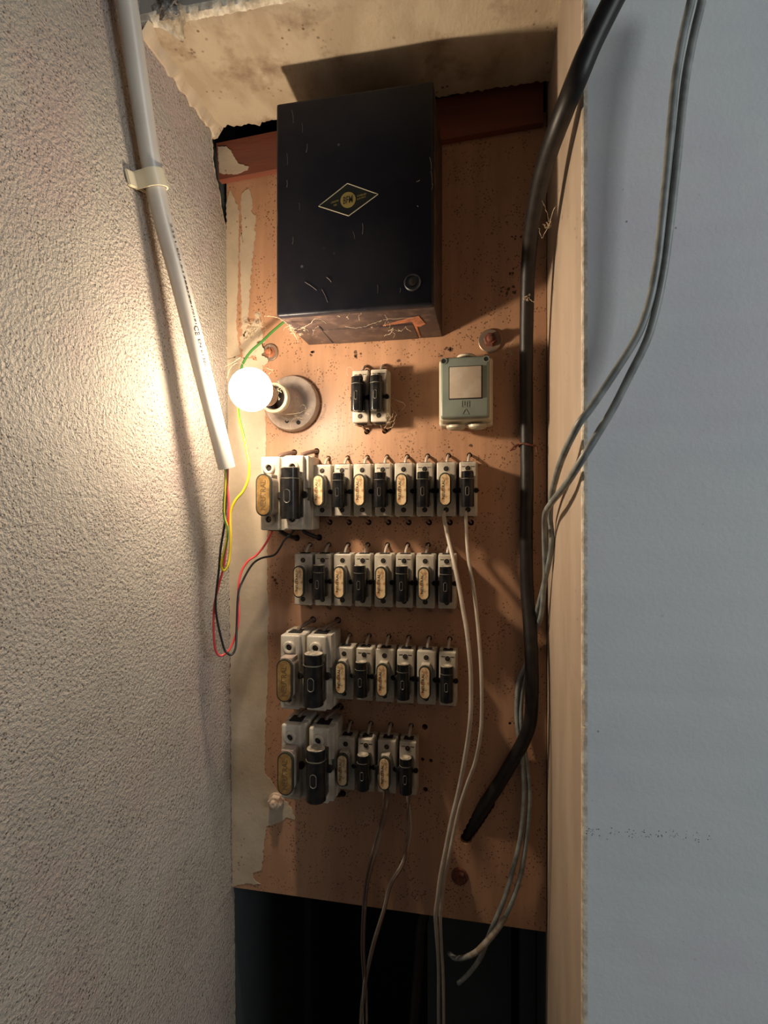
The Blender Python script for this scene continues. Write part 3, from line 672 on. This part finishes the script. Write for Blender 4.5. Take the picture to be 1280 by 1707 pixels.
# ------------------------------------------------------------------ cables and wires
def cable(name, pix, r, m, label, cat='cable', seg=14, sub=8, wob=0.03, group=None):
    pts = [P(*p) if len(p) == 3 else Vector(p[:3]) for p in pix]
    bm = bmesh.new(); tube(bm, pts, r, seg, sub, 0, wob)
    return tag(finish(bm, name, m, angle=60), label, cat, group)
cable('power_cable', [(1050,-50,.448),(1022,0,.452),(985,75,.456),(958,140,.462),(932,205,.49),(908,275,.54),(893,340,.59),(882,420,.65),(878,520,.695),(877,620,.725),(877.5,720,.736),(878,803,.738),(877,901,.738),(878,975,.737),(881.5,1024,.730),(885,1074,.720),(886,1110,.715),(886.5,1153,.715),(884,1201,.722),(872,1236,.732),(857,1263,.738),(833,1304,.741),(803,1350,.750),(778,1392,.765),(758,1428,.785),(735,1470,.80),(714,1505,.805),(703,1540,.805),(699,1590,.805),(694,1660,.805),(689,1720,.805),(686,1800,.805)],
      0.0087, M_cable, 'thick black cable down the right of the recess, vanishing into the board')
g1 = [(1163,-60,.440),(1152,0,.440),(1138,60,.440),(1126,130,.441),(1118,210,.441),(1111,290,.442),(1103,370,.443),(1095,440,.445),(1082,505,.447),(1062,560,.450),(1024,622,.453),(985,680,.457),(963,709.5,.462),(938,761,.50),(926,798,.55),(919.6,827,.60),(917,864,.65),(920,896,.66),(917,926,.67),(911,956,.69),(903,988,.71),(894,1024,.730),(886,1060,.741),(880,1090,.742),(876,1109,.742),(866,1132,.741),(862,1160,.740),(861.5,1197,.740),(865,1230,.738),(870,1264,.735),(873.6,1319,.735),(868,1392,.735),(853.4,1455,.735),(838,1505,.735),(817,1554,.735),(802,1594,.74),(782,1622,.745),(764,1639,.75)]
g2 = [(1180,-60,.440),(1170,0,.440),(1156,60,.440),(1143,130,.441),(1134,210,.441),(1126,290,.442),(1117,370,.443),(1108,440,.445),(1096,505,.447),(1079,565,.449),(1050,625,.452),(1022,680,.455),(997,722,.458),(970,766,.462),(943,808,.50),(920,837,.56),(908.6,857,.62),(907.4,889,.66),(908,926,.68),(908.6,956,.69),(906,988,.705),(902,1025,.718),(894,1049,.732),(887,1080,.742),(880,1105,.7425),(876,1128,.742),(869,1164,.741),(869,1216,.739),(878,1275,.737),(882.8,1333,.736),(876,1410,.736),(865,1469,.736),(842,1528,.733),(813,1568,.728),(794,1587,.726),(776,1596,.73),(758,1597,.745),(748,1588,.76)]
cable('grey_cable', g1, 0.0031, M_grey, 'left strand of the grey cable pair hanging over the blue-grey wall', group='grey cable pair')
cable('grey_cable', g2, 0.0031, M_grey, 'right strand of the grey cable pair, with a bent taped end under the board', group='grey cable pair')
bm = bmesh.new(); tube(bm, [P(842,1528,.731), P(826,1552,.728), P(813,1568,.726)], 0.0042, 12, 8, 0, 0.15); tube(bm, [P(813,1568,.7265), P(795,1586,.7255), P(777,1595,.73), P(766,1597,.738)], lambda s: 0.0043-0.0014*s, 12, 8, 0, 0.08)
tag(finish(bm, 'cable_tape', mat('dirty_pale_tape', (0.34,0.31,0.27), 0.6, col2=(0.22,0.17,0.12), nscale=120)), 'pale tape wrapped round the bent end of the grey cable under the board', 'tape')
cable('white_wire', [(740,852,.724),(740,862,.722),(743.5,880,.722),(746.6,896,.722),(756.5,938,.70),(766,983,.69),(772,1018,.685),(778,1053,.68),(784,1111,.675),(785,1160,.675),(784,1195,.675),(780.6,1227,.68),(773,1274,.69),(763.8,1320,.70),(752.5,1367,.705),(743,1414,.71),(733.8,1461,.715),(729,1499,.72),(726,1525,.725),(728,1560,.74),(731,1612,.77),(731,1680,.79),(732,1760,.80)], 0.0027, M_white, 'pale wire hanging from the seventh small holder of the top row', 'wire', group='pale wires hanging from the top row')
cable('white_wire', [(776,852,.724),(776.5,866,.722),(778,900,.722),(780.4,929,.715),(784.6,955,.71),(789,978,.705),(794,1020,.70),(798.6,1068,.695),(802,1120,.69),(803,1184,.69),(800.3,1227,.69),(792,1270,.70),(779,1305.6,.71),(766,1345,.715),(756,1390,.72),(747,1433,.722),(739.5,1471,.726),(736.5,1499,.728),(734,1530,.732),(736,1580,.75),(739,1640,.77),(740,1760,.80)], 0.0023, M_white, 'pale wire hanging from the rightmost holder of the top row', 'wire', group='pale wires hanging from the top row')
def s2(pts, du, r=0): return [(p[0]+du*(1 if i % 3 else .4), p[1], p[2]) for i, p in enumerate(pts)]
wa = [(640,1316,.722),(640,1332,.722),(636,1360,.725),(626,1400,.727),(616,1440,.727),(609,1475,.727),(605,1520,.727),(603,1582,.73),(606,1638,.74),(602,1680,.745),(598,1760,.75)]
wb = [(646,1316,.722),(647,1332,.722),(643,1356,.724),(632,1404,.723),(621,1442,.723),(613,1475,.723),(608.5,1520,.724),(606.5,1582,.727),(610,1638,.737),(611,1680,.742),(612,1760,.75)]
cable('brown_wire', wa, 0.0018, M_brownw, 'left brown wire hanging from the third small holder of the bottom row', 'wire', 8, group='brown wires under the bottom row')
cable('brown_wire', wb, 0.0018, M_brownw, 'right brown wire hanging from the third small holder of the bottom row', 'wire', 8, group='brown wires under the bottom row')
wc = [(678,1318,.722),(679,1332,.722),(683,1350,.725),(684,1391,.727),(670,1438,.727),(649,1474,.727),(639,1515,.727),(621,1572,.73),(611,1618,.735),(605,1659,.74),(606,1760,.75)]
wd = [(682,1318,.722),(682.5,1332,.722),(679,1352,.723),(678,1391,.724),(673.5,1438,.722),(653,1474,.722),(642,1515,.722),(625,1572,.725),(614,1618,.73),(607.5,1659,.735),(593,1760,.75)]
cable('thin_grey_wire', wc, 0.0015, M_white, 'left of the two thin pale wires hanging from the rightmost bottom-row holder', 'wire', 8, group='thin wires under the bottom row')
cable('thin_grey_wire', wd, 0.0015, M_brownw, 'right of the two thin wires hanging from the rightmost bottom-row holder', 'wire', 8, group='thin wires under the bottom row')
red = [(379,770,.641),(379.5,785,.642),(379,811,.642),(381,837,.642),(380,866,.642),(377,909,.645),(372.5,946,.648),(364,978,.65),(357,1011,.652),(356,1054,.655),(359.5,1084.5,.66),(368,1093,.665),(381,1084.5,.672),(392,1061,.68),(398,1032,.685),(397.5,1005,.688),(397.4,978,.69),(402.8,952,.695),(413.7,935,.70),(426.7,926,.705),(439.7,911,.71),(450,893,.713),(455,882,.713)]
blk = [(376,770,.638),(377,785,.638),(376.8,827,.638),(374.7,870,.64),(368,913,.642),(364,957,.645),(359.5,1000,.648),(361.7,1032,.652),(372.5,1078,.66),(379,1089,.663),(386.6,1091,.667),(393,1078,.672),(394.5,1043,.678),(397,991,.683),(405,967.5,.69),(420,941.5,.697),(435,930.7,.70),(457,925,.705),(467.8,911,.708),(474,900,.71),(486,889,.713),(492,880,.713)]
cable('red_wire', red, 0.0015, M_red, 'red wire looping from the conduit mouth to the top-row large neutral holder', 'wire', 10)
cable('black_wire', blk, 0.0015, M_blk, 'thin black wire looping from the conduit mouth to the top-row large fuse holder', 'wire', 10)
ear = [(375,770,.636),(376,785,.636),(376,805,.636),(373.6,837,.637),(373.6,861,.638),(378,877,.638),(379,892,.638),(374,919,.64),(369,940,.642),(373,951,.645),(380,942,.648),(383,924,.65),(384.4,892,.65),(384,856,.652),(392,835,.655),(405,819,.66),(414,797,.665),(415,772,.67),(411,750,.675),(405.5,724,.68),(399,698,.685),(397,676,.69),(397,645,.695),(402,615,.70),(407,602,.705),(418,586,.71),(436,570,.715),(452,554.5,.72),(468,541,.722),(480,532,.722)]
pts = catmull([P(*p) for p in ear], 8)
bm = bmesh.new(); lay = None; tube(bm, pts, 0.00175, 12, smoothit=False)
me_o = finish(bm, 'earth_wire', M_earth, angle=60)
at = me_o.data.attributes.new('stripe', 'FLOAT', 'POINT')
for i, v in enumerate(me_o.data.vertices):
    ring = i//12; k = i % 12; tw = int(ring*0.10); fr = ring/len(pts); at.data[i].value = 1.0 if ((k+tw) % 12) < (10 if (fr > 0.72 or fr < 0.10) else 3) else 0.0
tag(me_o, 'green and yellow earth wire running from the conduit behind the bulb to the black box', 'wire')
# tie round the power cable
p0 = P(877.5, 742, .736); bm = bmesh.new(); R0 = 0.0100
tube(bm, [p0+Vector((R0*math.cos(a), R0*math.sin(a), 0.0015*math.sin(a*2))) for a in [2*math.pi*k/12 for k in range(13)]], 0.0013, 8, 4)
tube(bm, [p0+Vector((-0.009, -0.004, 0.001)), p0+Vector((-0.016, -0.006, -0.002)), p0+Vector((-0.021, -0.004, -0.007))], 0.0013, 8, 5)
tube(bm, [p0+Vector((-0.020, -0.003, 0.004)), p0+Vector((-0.014, -0.005, -0.004)), p0+Vector((-0.021, -0.004, -0.007))], 0.0009, 8, 5)
tube(bm, [p0+Vector((0.008, -0.006, 0.001)), p0+Vector((0.012, -0.006, -0.003)), p0+Vector((0.013, -0.005, -0.010))], 0.0013, 8, 5)
tag(finish(bm, 'cable_tie', M_rustd), 'rusty twisted wire tie round the thick black cable', 'cable tie')

# ------------------------------------------------------------------ cobwebs
def web(paths, label, r=0.00018, seed=1):
    random.seed(seed); bm = bmesh.new()
    for pa in paths:
        pts = [P(*p) for p in pa]; pts = catmull(pts, 8)
        pts = [p+Vector([random.uniform(-1, 1)*0.0006 for _ in range(3)]) for p in pts]
        tube(bm, pts, lambda s: r*random.uniform(0.6, 1.7), 5, smoothit=False)
    tag(finish(bm, 'cobweb', M_web), label, 'cobweb', kind='stuff')
def scribble(u, v, yd, n, s, rng):
    out = []
    for _ in range(n):
        a, b = u+rng.uniform(-s, s), v+rng.uniform(-s*.6, s*.6); q = []
        for k in range(4): q.append((a, b, yd+rng.uniform(-.003, .002))); a += rng.uniform(-7, 7); b += rng.uniform(-6, 6)
        out.append(q)
    return out
rg = random.Random(5)
web([[(440,527,.66),(458,528,.625),(470,534,.625),(485,545,.635)],[(497,550,.638),(515,541,.63),(528,531,.625),(545,540,.63)],[(575,545,.635),(600,546,.635),(625,538,.632),(645,532,.63),(690,530,.63)],[(640,560,.66),(650,556,.65),(655,548,.645),(648,552,.65)],[(480,540,.63),(492,560,.66),(498,572,.70)]]
    + scribble(492, 552, .650, 12, 14, rg)+scribble(660, 548, .645, 7, 20, rg)+scribble(560, 535, .628, 5, 40, rg), 'dusty cobweb threads strung along the underside of the black box', seed=2)
web([[(378,578,.66),(380,588,.655),(395,600,.64),(412,613,.62)],[(449,575,.72),(449,595,.71),(443,612,.69),(455,617,.68),(448,623,.67)],[(463,635,.67),(475,655,.68),(483,672,.70)],[(517,642,.72),(528,632,.735),(531,612,.74)],[(465,690,.70),(490,690,.70),(515,682,.715),(536,672,.74)],[(374,612,.68),(390,603,.67),(400,596,.67)],[(484,717,.72),(487,700,.715),(510,690,.715)],[(379,630,.68),(385,612,.68),(396,605,.67)]]
    + scribble(500, 690, .715, 6, 16, rg)+scribble(466, 655, .66, 4, 8, rg), 'pale cobweb threads around the bulb and its holder', seed=3)
web([[(650,662,.72),(662,668,.715),(675,674,.72),(670,684,.73)],[(652,672,.72),(655,690,.72),(648,702,.725),(640,714,.735)],[(658,704,.73),(652,712,.735),(640,714,.735)],[(580,628,.72),(578,615,.725),(583,612,.72),(588,616,.72)]]+scribble(655, 690, .722, 8, 9, rg), 'cobweb wisps on the right side of the paired fuse holders', seed=4)
web([[(900,330,.58),(910,350,.57),(915,370,.56)],[(898,380,.60),(905,395,.59),(925,345,.53)],[(838,585,.735),(846,577,.735),(858,566,.735)],[(845,592,.74),(838,598,.74)]]+scribble(912, 375, .60, 5, 10, rg)+scribble(845, 585, .74, 4, 6, rg)+scribble(876, 500, .675, 4, 8, rg), 'faint cobweb bits around the thick black cable and the rusty bolt', seed=6)
web([[(400,548,.74),(412,541,.738),(425,543,.738)]]+scribble(425, 545, .742, 16, 14, rg)+scribble(415, 560, .744, 10, 10, rg), 'tangle of dusty threads on the flaking paint left of the black box', seed=8, r=0.0002)
